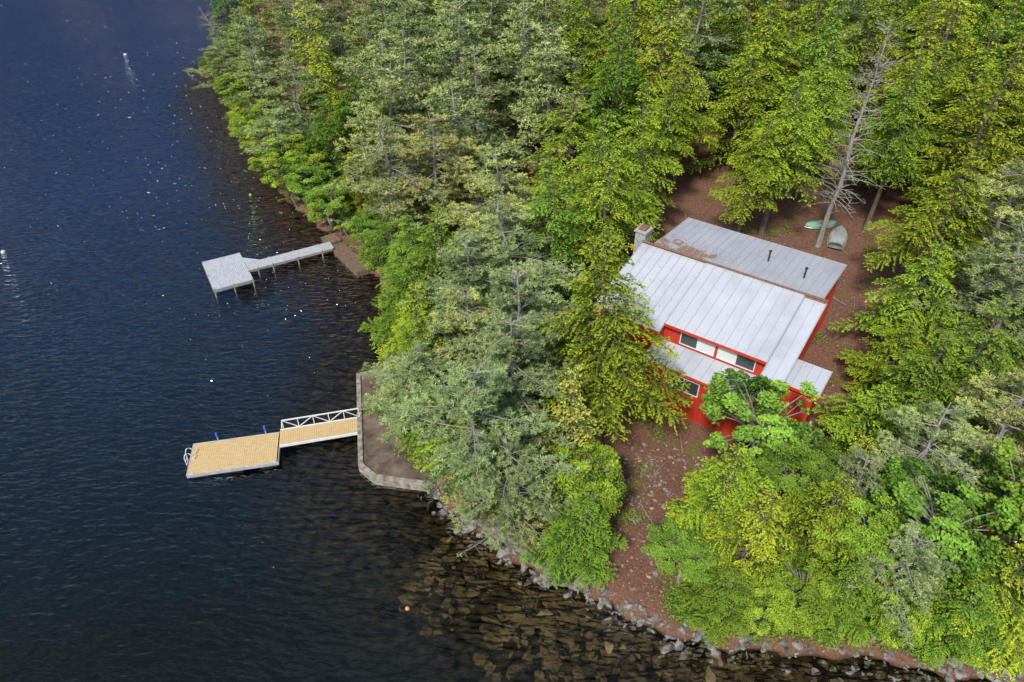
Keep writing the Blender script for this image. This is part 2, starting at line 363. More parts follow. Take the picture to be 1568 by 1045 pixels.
def roofmat(rust,k=1.):
    m,nt,n,l,b=newmat("standing_seam_metal"); tc=n.new("ShaderNodeTexCoord")
    mp=mapping(n,l,tc.outputs["Object"],(.6,.3,1)); t=noise(n,l,.9,5,.55,mp.outputs[0])
    r=ramp(n,[(.3,(.40*k,.41*k,.435*k)),(.5,(.47*k,.48*k,.505*k)),(.75,(.52*k,.53*k,.55*k))]); l.new(t.outputs["Fac"],r.inputs[0])
    t2=noise(n,l,1.1,6,.6,tc.outputs["Object"]); 
    sep=n.new("ShaderNodeSeparateXYZ"); l.new(tc.outputs["Object"],sep.inputs[0])
    g1=n.new("ShaderNodeMapRange"); g1.inputs[1].default_value=5.2; g1.inputs[2].default_value=2.6; l.new(sep.outputs["Y"],g1.inputs[0])
    g2=n.new("ShaderNodeMapRange"); g2.inputs[1].default_value=7.5; g2.inputs[2].default_value=5.0; l.new(sep.outputs["X"],g2.inputs[0])
    mu=n.new("ShaderNodeMath"); mu.operation='MULTIPLY'; l.new(g1.outputs[0],mu.inputs[0]); l.new(g2.outputs[0],mu.inputs[1])
    aa=n.new("ShaderNodeMath"); aa.operation='MULTIPLY_ADD'; aa.inputs[1].default_value=.29*rust; l.new(mu.outputs[0],aa.inputs[0]); l.new(t2.outputs["Fac"],aa.inputs[2])
    rr=ramp(n,[(.76,(0,0,0)),(.78,(1,1,1))]); l.new(aa.outputs[0],rr.inputs[0])
    mx=n.new("ShaderNodeMix"); mx.data_type='RGBA'; l.new(rr.outputs[0],mx.inputs[0]); l.new(r.outputs[0],mx.inputs[6]); mx.inputs[7].default_value=(.30,.18,.12,1)
    l.new(mx.outputs[2],b.inputs["Base Color"]); b.inputs["Roughness"].default_value=.5; b.inputs["Metallic"].default_value=.1
    return m
M_ROOF=roofmat(0,1.06); M_ROOFB=roofmat(1,.88); M_SEAM=simple("dark_seam_metal",(.33,.34,.36),(.42,.43,.45),2,.5)  # seam ribs in a darker grey than the roof sheets

# ------------------------------------------------------------------ house
HA=math.radians(-35.93); house=empty("red_cabin_house",(10.2,46.7,1.1),HA); house.scale=(.965,.965,.965)
def roof(name,x0,x1,y0,y1,za,zb,mat,th=.14,gap=.72,side=M_REDT,eave=M_REDT):
    b=Boxes(); b.slab(x0,x1,y0,y1,za,zb,th)
    b.done(name,mat,house); b=Boxes()
    k=int(round((x1-x0)/gap)); g=(x1-x0)/k
    for i in range(k+1):
        xc=min(max(x0+i*g,x0+.03),x1-.03); b.slab(xc-.018,xc+.018,y0+.01,y1-.01,za+.05,zb+.05,.047)
    b.done(name+"_seams",M_SEAM,house)
    f=Boxes(); f.slab(x0-.03,x0-.004,y0-.03,y1+.03,za+.02,zb+.02,.2); f.slab(x1+.004,x1+.03,y0-.03,y1+.03,za+.02,zb+.02,.2)
    f.done(name+"_verge",side,house)
    f=Boxes(); lo,zl=(y0,za) if za<zb else (y1,zb)
    s=-1 if lo==y0 else 1; ya,yb=sorted((lo+s*.004,lo+s*.03)); f.box(x0,x1,ya,yb,zl-.22,zl+.01); f.done(name+"_eave_board",eave,house)
def walls(name,y0,y1,x0,x1,ztop0,ztop1,zb=-1.2):
    b=Boxes(); b.hexa([(x0,y0,zb),(x1,y0,zb),(x1,y1,zb),(x0,y1,zb),(x0,y0,ztop0),(x1,y0,ztop0),(x1,y1,ztop1),(x0,y1,ztop1)])
    return b.done(name,M_RED,house)
s1=1.7/6.7
rz=lambda y:7.5+s1*y
FY=-8.5   # front wall of the lower storey
roof("roof_main",5.5,13.0,-6.8,0,rz(-6.8),7.5,M_ROOF,side=M_ALU)
roof("roof_side_panel",0,5.5-.04,-7.6,0,rz(-7.6)-.10,7.40,M_ROOF,side=M_ALU)
roof("roof_end_strip",13.04,14.55,-7.9,0,rz(-7.9)-.22,7.28,M_ROOF,gap=.75,side=M_ALU)
roof("roof_rear",.5,14.1,.12,8.1,6.95,6.35,M_ROOFB,gap=.62,side=M_ALU,eave=M_ALU)
roof("roof_front_lower",5.0,13.2,FY-.3,-6.36,3.68,4.02,M_ROOF)
roof("roof_porch",14.28,16.8,-7.0,-4.1,4.75,4.95,M_ROOF)
b=Boxes(); b.box(-.05,14.6,.02,.09,6.97,7.54); b.done("roof_step_wall",M_RUST,house)
b=Boxes(); b.box(-.05,14.6,-.10,.13,7.565,7.60); b.done("ridge_cap",M_RUST,house)
walls("walls_main",-6.3,-.02,5.4,12.95,rz(-6.3)-.17,7.3)
walls("walls_side",-7.2,-.03,.3,5.38,rz(-7.2)-.3,7.1)
walls("walls_end",-7.5,-.04,12.96,14.2,rz(-7.5)-.42,7.05)
walls("walls_rear",.0,7.8,.8,13.9,6.8,6.2)
walls("walls_front_lower",FY,-6.32,5.41,12.9,3.55,3.86)
walls("walls_porch",-6.8,-4.3,14.21,16.5,4.62,4.78)
b=Boxes()
x=5.6
while x<12.9: b.box(x-.025,x+.025,FY-.03,FY-.003,-1.2,3.45); x+=.3
x=5.6
while x<12.9: b.box(x-.02,x+.02,-6.325,-6.303,4.1,5.70); x+=.4
x=.5
while x<5.3: b.box(x-.02,x+.02,-7.23,-7.203,-1.2,5.2); x+=.3
y=-7.3
while y<-.1: b.box(14.203,14.228,y-.025,y+.025,0,rz(y)-.45); y+=.4
y=.2
while y<7.7: b.box(13.903,13.928,y-.025,y+.025,1,6.75-.075*y); y+=.4
b.done("siding_battens",M_RED,house)
def window(name,x0,x1,z0,z1,y,panes):
    fr=Boxes(); w=.07; yo=y-.07
    fr.box(x0-w,x1+w,yo,y-.03,z1,z1+w); fr.box(x0-w,x1+w,yo-.02,y-.03,z0-w,z0)
    fr.box(x0-w,x0,yo,y-.031,z0,z1); fr.box(x1,x1+w,yo,y-.031,z0,z1)
    k=len(panes); g=(x1-x0)/k
    for i in range(1,k): fr.box(x0+i*g-.03,x0+i*g+.03,yo,y-.031,z0,z1)
    fr.done(name+"_frame",M_WHITE,house)
    for i,p in enumerate(panes):
        b=Boxes(); b.box(x0+i*g+.001,x0+(i+1)*g-.001,y-.045,y-.032,z0+.001,z1-.001)
        b.done(name+"_pane",M_BLIND if p else M_GLASS,house)
window("window_clerestory_a",6.75,9.25,4.28,5.58,-6.3,[0,1])
window("window_clerestory_b",9.6,12.2,4.28,5.58,-6.3,[1,0])
window("window_lower",7.2,9.4,2.0,3.1,FY,[0,0])
window("window_lower_b",10.2,12.2,2.0,3.1,FY,[0,0])
b=Boxes(); b.box(14.23,14.27,-3.3,-2.2,4.7,5.9); b.done("side_window_frame",M_WHITE,house)
b=Boxes(); b.box(14.272,14.28,-3.22,-2.28,4.78,5.82); b.done("side_window_pane",M_GLASS,house)
b=Boxes(); b.box(-.85,.05,.25,1.35,-1,8.05); b.box(-.95,.15,.15,1.45,8.05,8.2); b.done("chimney",M_STONE,house)
b=Boxes(); b.box(-.7,-.1,.4,1.2,8.2,8.4); b.done("chimney_cap",M_RUST,house)
for px,py in ((8.9,4.5),(12.0,3.6)):
    cyl("vent_pipe",(px,py,6.5),(px,py,7.5),.07,M_DARK,house); cyl("vent_pipe_cap",(px,py,7.5),(px,py,7.6),.12,M_DARK,house)
b=Boxes()
for i in range(18): b.box(14.3,17.0,-10.2+i*.16,-10.2+i*.16+.14,2.0,2.05)
for px in (14.4,16.9):
    for py in (-10.1,-7.5): b.box(px-.06,px+.06,py-.06,py+.06,-1,3.0)
b.box(14.4,16.9,-10.14,-10.06,3.0,3.06); b.box(16.86,16.94,-10.1,-7.5,3.0,3.06)
b.done("side_deck",M_ALU,house)
b=Boxes()
for i in range(8): b.box(17.02+i*.28,17.28+i*.28,-9.2,-8.0,1.8-i*.22,1.85-i*.22)
b.beam((17,-9.2,1.9),(19.1,-9.2,.3),.08); b.beam((17,-8.0,1.9),(19.1,-8.0,.3),.08); b.done("side_steps",M_ALU,house)
# fallen needles and leaves lying on the roofs
s=Soup(); rg=np.random.default_rng(77)
def litter(x0,x1,y0,y1,zf,N,bias):
    x=rg.uniform(x0,x1,N); y=y1-(y1-y0)*rg.random(N)**bias; z=zf(y)+.012
    D=unit(np.stack([rg.normal(0,1,N),rg.normal(0,1,N),np.zeros(N)],1)); S=np.stack([-D[:,1],D[:,0],D[:,2]],1)
    s.leaves(np.stack([x,y,z],1),D,S,rg.uniform(.05,.14,N),rg.uniform(.02,.05,N),0,mixc((.12,.07,.04),(.34,.24,.12),rg.random(N)))
litter(5.6,12.9,-6.6,-.2,lambda y:rz(y),90,1.2); litter(.1,5.4,-7.4,-.2,lambda y:7.40+(rz(-7.6)-.10-7.40)*(-y/7.6),260,1.0)
litter(.7,14,.9,8.0,lambda y:6.95-.6*(y-.12)/7.98,400,1.0); litter(.7,7,.9,4.0,lambda y:6.95-.6*(y-.12)/7.98,400,1.0)
M_DLEAF=leafmat("dead_leaves",0,0)
o=bpy.data.objects.new("roof_litter",s.mesh("roof_litter",[M_DLEAF])); SC.collection.objects.link(o); o.parent=house

# ------------------------------------------------------------------ docks
M_PLANKY=simple("yellow_cedar_planks",(.50,.33,.14),(.66,.47,.23),2.0,.7,stretch=(1,6,1))
M_PLANKG=simple("weathered_planks",(.34,.34,.36),(.52,.52,.54),2.0,.8,stretch=(6,1,1))
M_FLOAT=simple("float_drum",(.03,.03,.035),(.06,.06,.06),3,.6)
M_BLUE=simple("blue_cap",(.02,.14,.5),(.03,.2,.6),3,.4)
dock=empty("floating_dock",(-18.8,31.85,0),math.radians(11.5))
b=Boxes(); L=5.75; W=2.9; x=-L/2
while x<L/2-.1:
    b.box(x,x+.133,-W/2+.05,W/2-.05,.42,.455+random.uniform(0,.008)); x+=.1455
b.done("deck_planks",M_PLANKY,dock)
b=Boxes(); b.box(-L/2-.05,L/2+.05,-W/2,-W/2+.045,.22,.48); b.box(-L/2-.05,L/2+.05,W/2-.045,W/2,.22,.48); b.box(-L/2-.05,-L/2-.005,-W/2+.046,W/2-.046,.22,.48); b.box(L/2+.005,L/2+.05,-W/2+.046,W/2-.046,.22,.48)
b.box(-.05,.05,-W/2+.05,W/2-.05,.3,.41); b.done("dock_frame",M_ALU,dock)
b=Boxes()
for x in (-2.2,0,2.2):
    b.box(x-.55,x+.55,-W/2+.12,-W/2+.8,-.15,.3); b.box(x-.55,x+.55,W/2-.8,W/2-.12,-.15,.3)
b.done("floats",M_FLOAT,dock)
for x in (-1.3,1.9):
    cyl("mooring_pipe",(x,W/2+.08,-1),(x,W/2+.08,1.05),.04,M_ALU,dock); cyl("mooring_pipe_cap",(x,W/2+.08,.7),(x,W/2+.08,1.12),.065,M_BLUE,dock)
s=Soup()
for yy in (-.05,.45):
    th=np.linspace(0,math.pi,9); pts=np.stack([-L/2+.25-.3*(1-np.cos(th)), np.full(9,yy), .45+.65*np.sin(th)],1)
    pts=np.vstack([pts,[[-L/2-.35,yy,-.6]]]); s.tube(pts,np.full(10,.03),6,0)
for zz in (-.3,0,.3): s.tube([[-L/2-.35,-.05,zz],[-L/2-.35,.45,zz]],[.03,.03],6,0)
o=bpy.data.objects.new("swim_ladder",s.mesh("swim_ladder",[M_WHITE])); SC.collection.objects.link(o); o.parent=dock
b=Boxes()
for x in (-2.6,-.9,.9,2.6):
    b.box(x-.1,x+.1,-W/2+.06,-W/2+.11,.47,.53)
b.done("cleats",M_ALU,dock)

gw=empty("dock_gangway",(-13.35,33.8,0),math.radians(13.5))
b=Boxes(); L=5.6;W=1.55; x=-L/2
while x<L/2-.1: b.box(x,x+.133,-W/2+.06,W/2-.06,.55,.585+random.uniform(0,.008)); x+=.1455
b.done("deck_planks",M_PLANKY,gw)
b=Boxes()
for sg in (-1,1):
    y=sg*W/2; b.box(-L/2,L/2,y-.04,y+.04,.45,.64)
y=W/2; top=1.45
b.beam((-L/2+.25,y,top),(L/2-.1,y,top),.07); b.beam((-L/2+.1,y,.6),(-L/2+.25,y,top),.06)
k=5; g=(L-.35)/k
for i in range(k+1): b.beam((-L/2+.25+i*g,y,.62),(-L/2+.25+i*g,y,top),.05)
for i in range(k): b.beam((-L/2+.25+i*g,y,.65 if i%2 else top),(-L/2+.25+(i+1)*g,y,top if i%2 else .65),.045)
b.done("gangway_truss",M_WHITE,gw)

pier=empty("wooden_pier",(-26.7,54.5,0),math.radians(30))
b=Boxes(); x=-1.75
while x<1.7: b.box(x,x+.145,-2.75,2.75,.76,.80+random.uniform(0,.01)); x+=.16
b.done("platform_planks",M_PLANKG,pier)
b=Boxes(); x=1.8
while x<9.9: b.box(x,x+.145,-.95,.45,.76,.80+random.uniform(0,.01)); x+=.165
b.done("walkway_planks",M_PLANKG,pier)
b=Boxes(); b.hexa([(1.78,.5,.75),(3.1,.5,.75),(1.79,1.7,.75),(1.78,1.7,.75),(1.78,.5,.8),(3.1,.5,.8),(1.79,1.7,.8),(1.78,1.7,.8)]); b.done("corner_infill",M_PLANKG,pier)
b=Boxes(); b.box(-1.8,1.8,-2.8,-2.755,.5,.78); b.box(-1.8,-1.755,-2.75,2.75,.5,.78); b.box(-1.8,1.8,2.755,2.8,.5,.78); b.box(1.74,1.775,-2.75,2.75,.5,.755)
b.box(1.8,9.9,-.99,-.95,.56,.78); b.box(1.8,9.9,.45,.49,.56,.78); b.done("joists",M_GBARK,pier)
for px,py in ((-1.7,-2.7),(0,-2.7),(1.7,-2.7),(-1.7,0),(1.7,-1.2),(-1.7,2.7),(1.7,2.7),(4,-.97),(4,.47),(6.4,-.97),(6.4,.47),(8.8,-.97),(8.8,.47),(2.6,-.97)):
    cyl("post",(px,py,-1.0),(px,py,.86),.07,M_GBARK,pier,8)

# weathered brown timber landing where the pier meets the bank
M_BROWN=simple("weathered_brown_timber",(.10,.062,.04),(.26,.17,.11),2,.9,bump=.4,stretch=(1,6,1))
ln=empty("pier_landing",(-16.4,58.3,0),math.radians(-54)); b=Boxes(); b.box(-4.1,4.1,-.75,.75,-.8,.5)
x=-4.1
while x<4.0: b.box(x,x+.19,-.8,.8,.504,.56+random.uniform(0,.02)); x+=.215
b.box(-3.7,-2.0,-.5,.5,.59,.85); b.done("landing_deck",M_BROWN,ln)
pd=empty("concrete_landing",(0,0,0))
out=[(-12.0,39.9),(-10.2,30.6),(-9.0,29.5),(-5.5,28.9),(-4.6,29.4),(-3.2,33),(-5,38),(-8.8,41)]
inn=[]
for i in range(8):
    p=Vector(out[i-1]);q=Vector(out[i]);r=Vector(out[(i+1)%8]); d1=(q-p).normalized();d2=(r-q).normalized()
    n1=Vector((-d1.y,d1.x));n2=Vector((-d2.y,d2.x)); bs=(n1+n2).normalized(); inn.append(q+bs*(.32/max(.5,bs.dot(n1))))
vs=[(x,y,.68) for x,y in out]+[(p.x,p.y,.68) for p in inn]+[(x,y,-2.2) for x,y in out]+[(p.x,p.y,.50) for p in inn]
fs=[]
for i in range(8):
    j=(i+1)%8; fs+= [(i,j,8+j,8+i),(16+i,16+j,j,i),(8+i,8+j,24+j,24+i)]
part("kerb_wall",vs,fs,M_CONC,pd)
part("soil_fill",[(p.x,p.y,.56) for p in inn],[tuple(range(8))],M_MULCH,pd)

# ------------------------------------------------------------------ boats
def boat(name,loc,rz,L,W,D,mat,sq=0.0):
    e=empty(name,loc,rz); ns=17;nr=11; vs=[];fs=[]
    for i in range(ns):
        t=i/(ns-1)*2-1
        w=W/2*(1-abs(t)**2.4)**.8 if (t>0 or not sq) else W/2*(1-(1-sq)*abs(t)**2)
        w=max(w,.02); dd=D*(1-.15*abs(t)**3)
        for j in range(nr):
            a=math.pi*j/(nr-1); y=math.cos(a); z=math.sin(a)
            vs.append((t*L/2, w*math.copysign(abs(y)**.7,y), dd*z**.55 if z>0 else 0))
    for i in range(ns-1):
        for j in range(nr-1):
            k=i*nr+j; fs.append((k,k+1,k+nr+1,k+nr))
    fs.append(tuple(range(nr))); fs.append(tuple(range((ns-1)*nr,ns*nr)))
    part("hull",vs,fs,mat,e,True)
    b=Boxes(); b.beam((-L/2+.15,0,D+.0),(L/2-.5,0,D+.0),.06); b.done("keel",mat,e)
    s=Soup()
    for sg in (1,-1):
        pts=[vs[i*nr+(0 if sg>0 else nr-1)] for i in range(ns)]; s.tube(np.array(pts)+[0,0,.02],np.full(ns,.03),5,0)
    o=bpy.data.objects.new("gunwale",s.mesh("gunwale",[M_ALU])); SC.collection.objects.link(o); o.parent=e
    return e
boat("canoe",(29.8,58.9,hz(29.8,58.9)+.08),math.radians(8),3.2,1.15,.42,simple("green_hull",(.16,.36,.24),(.3,.5,.38),2,.5),0)
boat("rowboat",(30.5,56.3,hz(30.5,56.3)+.1),math.radians(62),3.9,1.6,.6,simple("grey_hull",(.34,.38,.34),(.5,.54,.5),2,.45,.2),.75)

# ------------------------------------------------------------------ buoys
def buoy(name,loc,r,mat):
    e=empty(name,loc); vs=[];fs=[];n=12
    prof=[(0,-r),(r*.6,-.8*r),(r,-.1*r),(r*.95,.35*r),(r*.55,.85*r),(r*.2,1.05*r),(0,1.1*r)]
    for a,z in prof:
        for i in range(n): vs.append((a*math.cos(6.2832*i/n),a*math.sin(6.2832*i/n),z))
    for k in range(len(prof)-1):
        for i in range(n): fs.append((k*n+i,k*n+(i+1)%n,(k+1)*n+(i+1)%n,(k+1)*n+i))
    part("float_body",vs,fs,mat,e,True); cyl("ring",(0,0,1.08*r),(0,0,1.2*r),.03,M_ALU,e,6)
buoy("mooring_buoy",(-50.9,59.3,-.08),.24,M_WHITE)
buoy("mooring_buoy",(-69.6,128.5,-.1),.3,M_WHITE)
buoy("mooring_buoy",(-5.8,20.7,.0),.13,simple("orange_plastic",(.7,.2,.08),(.8,.3,.12),3,.4))
buoy("mooring_buoy",(-30.0,72,.0),.16,simple("lime_plastic",(.35,.6,.05),(.45,.7,.08),3,.4))

# ------------------------------------------------------------------ rocks
def rockfield(name,pts,mat):
    rng=np.random.default_rng(len(pts)+7); vs=[];fs=[]
    import bmesh
    bm=bmesh.new(); bmesh.ops.create_icosphere(bm,subdivisions=2,radius=1); bv=np.array([v.co[:] for v in bm.verts]); bf=[tuple(v.index for v in f.verts) for f in bm.faces]; bm.free()
    for x,y,z,r in pts:
        sc=np.array([rng.uniform(.7,1.4),rng.uniform(.5,1.0),rng.uniform(.35,.65)])*r
        v=bv.copy()
        for k in range(9):
            dd=unit(rng.normal(0,1,3)); h=rng.uniform(.35,.7); q=v@dd; v-=np.maximum(q-h,0)[:,None]*dd
        v=v*sc+rng.normal(0,.02*r,v.shape); a=rng.uniform(0,6.28); c,s_=math.cos(a),math.sin(a)
        v=np.stack([v[:,0]*c-v[:,1]*s_,v[:,0]*s_+v[:,1]*c,v[:,2]],1)+[x,y,z]
        k=len(vs); vs+=v.tolist(); fs+=[tuple(i+k for i in f) for f in bf]
    return part(name,vs,fs,mat)
M_ROCK=simple("grey_shore_rock",(.045,.04,.033),(.29,.27,.235),2.6,.9,bump=.8)
M_UROCK=simple("submerged_rock",(.04,.03,.014),(.20,.138,.058),1.1,.9)
shore_vis=SH[13:30]
def along(rng,lo,hi,seg0=0,seg1=None):
    seg=shore_vis; i=rng.integers(seg0,(seg1 or len(seg)-1)); t=rng.random(); p=seg[i]*(1-t)+seg[i+1]*t
    d=seg[i+1]-seg[i]; nrm=np.array([d[1],-d[0]])/np.linalg.norm(d)
    return p+nrm*rng.uniform(lo,hi)
rng=np.random.default_rng(5); pts=[]
for k in range(720):
    p=along(rng,-.6,.9,1); r=rng.uniform(.07,.3)*(1.9 if rng.random()<.18 else 1); pts.append((p[0],p[1],max(hz(*p),-.12)+.03,r))
for k in range(30):
    p=along(rng,-1.0,.3,1,6); pts.append((p[0],p[1],.25,rng.uniform(.4,.75)))
rockfield("shoreline_rocks",pts,M_ROCK)
pts=[]
for k in range(1300):
    p=along(rng,.3,6.6*rng.random()**.6+.8,2); r=rng.uniform(.1,.5)*(1.8 if rng.random()<.12 else 1); z=hz(*p)
    if z<0: pts.append((p[0],p[1],min(z+.1,-.35*r-.06),r))
rockfield("submerged_rocks",pts,M_UROCK)
pts=[]
for k in range(7): pts.append((-46+rng.normal(0,1.2),109.5+rng.normal(0,1.0),.2,rng.uniform(.6,1.2)))
rockfield("shoreline_rocks",pts,M_ROCK)
pts=[]
for k in range(260):
    t=rng.random(); x=np.interp(t,[0,.3,.7,1],[7.0,8.7,8.2,15]); y=np.interp(t,[0,.3,.7,1],[21.5,26.5,31.5,30.5]); x+=rng.normal(0,1.1); y+=rng.normal(0,.9)
    pts.append((x,y,hz(x,y)+.02,rng.uniform(.05,.2)))
for k in range(160):
    x=rng.uniform(22,36);y=rng.uniform(33,62); pts.append((x,y,hz(x,y)+.02,rng.uniform(.04,.15)))
rockfield("path_stones",pts,simple("path_stone",(.12,.10,.08),(.36,.32,.28),2.6,.9,bump=.6))
s=Soup(); N=20000
x=rng.uniform(-8,42,N);y=rng.uniform(20,72,N); d=sdist(x,y); k=d>1; x=x[k];y=y[k]; z=height(x,y)+.03; N=len(x)
D=unit(np.stack([rng.normal(0,1,N),rng.normal(0,1,N),rng.normal(0,.15,N)],1)); S=unit(np.cross(D,[0,0,1.]+rng.normal(0,.2,(N,3))))
c=mixc((.12,.055,.03),(.38,.25,.16),rng.random(N)); s.leaves(np.stack([x,y,z],1),D,S,rng.uniform(.08,.22,N),rng.uniform(.05,.12,N),0,c)
o=bpy.data.objects.new("leaf_litter",s.mesh("leaf_litter",[M_DLEAF])); SC.collection.objects.link(o)
s=Soup()
cx=rng.uniform(4,34,90);cy=rng.uniform(22,60,90)
bk=[p for p in (along(rng,-2.3,-.6,6) for _ in range(240)) if not 4.2<p[0]<9.0]
cx=np.concatenate([cx,[p[0] for p in bk]]); cy=np.concatenate([cy,[p[1] for p in bk]]); N=28000
i=rng.integers(0,len(cx),N); x=cx[i]+rng.normal(0,.42,N); y=cy[i]+rng.normal(0,.42,N); d=sdist(x,y); k=d>.4; x=x[k];y=y[k];N=len(x); z=height(x,y)+rng.uniform(.05,.4,N)
D=unit(np.stack([rng.normal(0,1,N),rng.normal(0,1,N),rng.normal(0,.4,N)],1)); S=unit(np.cross(D,[0,0,1.]+rng.normal(0,.3,(N,3))))
s.leaves(np.stack([x,y,z],1),D,S,rng.uniform(.1,.22,N),rng.uniform(.05,.1,N),0,mixc((.05,.11,.015),(.24,.37,.035),rng.random(N)))
o=bpy.data.objects.new("ground_plants",s.mesh("ground_plants",[M_LEAF])); SC.collection.objects.link(o)
s=Soup()
for k in range(110):
    x=rng.uniform(3,36);y=rng.uniform(24,64); a=rng.uniform(0,6.28); L=rng.uniform(.4,2.2); dx,dy=math.cos(a)*L,math.sin(a)*L
    s.tube([[x,y,hz(x,y)+.06],[x+dx/2,y+dy/2,hz(x+dx/2,y+dy/2)+.1],[x+dx,y+dy,hz(x+dx,y+dy)+.06]],[.035,.03,.015],4,0)
o=bpy.data.objects.new("fallen_branches",s.mesh("fallen_branches",[M_GBARK])); SC.collection.objects.link(o)

# ------------------------------------------------------------------ trees  (kind, x, y, height, crown radius) in metres
TREES="""p -39.4 107.0 12 4.2|b -43 105 8 3.8|p -40.5 101 10 4|p -35 97 13 4|p -26.6 96.9 16 4.5|b -36.5 94.5 8 4|p -32.5 89 11 4|b -31.5 83 8 4|b -28.5 78.3 8 4|p -25.5 81.7 12 4|p -26 74 9 4.1|b -24 70.2 8 4.3|b -21 67 7 4|b -18.6 63.3 6 3.4|h -20 72 11 3.8|b -16.8 76.4 12 4|h -21.9 84.0 13 4|p -14.0 93.4 17 5|p -6.1 79.2 18 5.5|p 0.4 76.8 18 5.5|p 4.1 71.6 17 4.5|p -5.2 64.2 15 5|p -11.2 58.4 13 4.7|p -13 69 15 4.5|h -15 63.5 9 3.8|p -7.7 57.4 14 4.8|p -2.3 50.1 14 5|b -12.6 56.5 6 2.6|b -10.5 52.2 7 3.4|h -8.2 47.6 10 3.8|h -5.6 44.1 12 3.7|p -0.2 42.1 13 4.8|p -3.4 39.6 12 4.2|h -8.0 43.0 9 3.7|h -6.7 39.3 9 3.4|h -6.6 36.6 8.5 3.3|p -6.3 33.5 8.5 3.0|p -3.4 35.2 11 3.6|p -0.2 36.1 12 4.5|h -5.3 31.4 6.5 2.6|p -1.7 27.6 12 4.2|p 0.6 31.0 12 4|p -0.2 25.4 8.5 3.2|h -2.7 28.3 8 2.8|c 3.4 28.0 11 2.0|g 5.9 32.8 16 4.5|b 4.1 25.8 7 2.9|h 3.6 23.1 6 2.8|h 2.9 46.4 15 4.5|h 6.7 53.1 16 4.9|h 11.6 58.7 16 4.5|h 6.6 48.6 14 4.1|h 5.0 59.1 17 4.9|h 11.1 71.9 18 5|h 16.6 76.4 18 5|t 17.3 67.7 16 4.3|t 15.0 63.6 15 3.6|h 27.3 78.5 17 5|t 24.0 58.0 15.5 4.9|t 21.0 56.4 12.5 3.2|t 28.8 65.0 16 4.7|h 8.5 90.3 18 5|h 15.6 88.3 18 5|h 23.5 90.3 18 5|h 29.7 92 18 5|h 36.2 86.0 18 5|h 39.7 80 18 5|h 45.0 76 18 5|h 53.9 80.0 18 5|h 60.1 82.0 18 5|h 37.1 65.3 17 4.8|h 43.9 65.3 17 4.8|h 47.2 60.7 17 4.5|t 33.6 57.8 16 4|t 32.2 46.3 14 4.4|p 36.6 44.3 15 4.5|p 33.7 38.0 13 4.3|h 28.9 40.5 10.5 3.6|h 25.6 31.8 10 3.8|h 29.2 33.3 12 4.0|h 22.4 30.6 7 3.2|h 26.6 36.6 7 3.0|h 20.6 27.4 6 2.6|p 23.0 26.0 9.5 3.4|p 27.8 27.0 11 3.8|p 19.4 25.4 7 2.6|m 14.7 28.9 9.3 3.6|b 16.8 26.6 7.5 2.9|h 11.5 24.1 9 3.2|b 9.4 21.9 5.5 2.2|h 12.6 21.7 8 3.0|h 10.8 19.7 5 2.2|b 14.8 19.7 5 2.3|h 16.2 22.7 8 2.9|m 22.2 21.8 8.5 3.6|m 26.5 22.6 10 3.7|b 18.9 22.0 7.5 2.9|p 19.6 19.9 7 2.7|h 24.0 19.0 8 2.9|h 16.9 19.2 5.5 2.3|b 19.0 18.7 4.6 1.9|h 21.8 18.5 6 2.5|b 28 19.0 8 3|h 26.4 17.9 5.5 2.3|b 12.8 19.3 4 1.7|b 23.6 17.8 4.4 1.9"""
tr=random.Random(3)
def place(me,name,x,y,sx,sz,lean=.03,rz=None):
    o=bpy.data.objects.new(name,me); o.location=(x,y,hz(x,y)-.05)
    o.rotation_euler=(tr.gauss(0,lean),tr.gauss(0,lean),tr.uniform(0,6.283) if rz is None else rz)
    o.scale=(sx,sx,sz); SC.collection.objects.link(o); return o
placed=[]
for l_ in TREES.split("|"):
    k,x,y,H,R=l_.split(); x,y,H,R=map(float,(x,y,H,R)); placed.append((x,y)); fa=y>62
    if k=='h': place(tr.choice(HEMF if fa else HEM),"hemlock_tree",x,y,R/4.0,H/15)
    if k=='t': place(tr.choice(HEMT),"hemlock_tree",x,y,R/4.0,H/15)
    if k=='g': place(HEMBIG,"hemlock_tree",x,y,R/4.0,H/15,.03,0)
    if k=='p': place(tr.choice(PINF if fa else PIN),"white_pine_tree",x,y,R/4.0,H/16)
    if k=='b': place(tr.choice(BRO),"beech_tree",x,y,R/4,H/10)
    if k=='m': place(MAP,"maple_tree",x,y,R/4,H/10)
    if k=='c': place(HEMTHIN,"young_hemlock_tree",x,y,R/2.1,H/15)
place(DEAD,"dead_tree",28.3,55.2,1,1.02,.0)
place(DEADLEAN,"dead_leaning_tree",-43.5,112,1,1,.0,0.0)
fr_=random.Random(8); tries=0; cnt=0; cand=placed[:]
while tries<6000 and cnt<300:
    tries+=1; x=fr_.uniform(-46,98); y=fr_.uniform(8,125)
    if not (y>68 or x>27+.17*y+3.0): continue
    if x>32+.95*y+2: continue
    if 25<x<33.5 and y<66: continue
    if float(sdist(np.array([x]),np.array([y]))[0])<3: continue
    if min((x-a)**2+(y-b_)**2 for a,b_ in cand)<(5.5 if y<100 else 6.3)**2: continue
    cand.append((x,y)); cnt+=1; r=fr_.random()
    pineish=.7 if x<6 else .12
    if r<pineish: place(fr_.choice(PINF),"white_pine_tree",x,y,fr_.uniform(1.05,1.3),fr_.uniform(.9,1.25))
    elif r<pineish+.06: place(fr_.choice(BRO),"beech_tree",x,y,1.2,fr_.uniform(1.1,1.4))
    else: place(fr_.choice(HEMF),"hemlock_tree",x,y,fr_.uniform(1.1,1.35),fr_.uniform(.9,1.25))
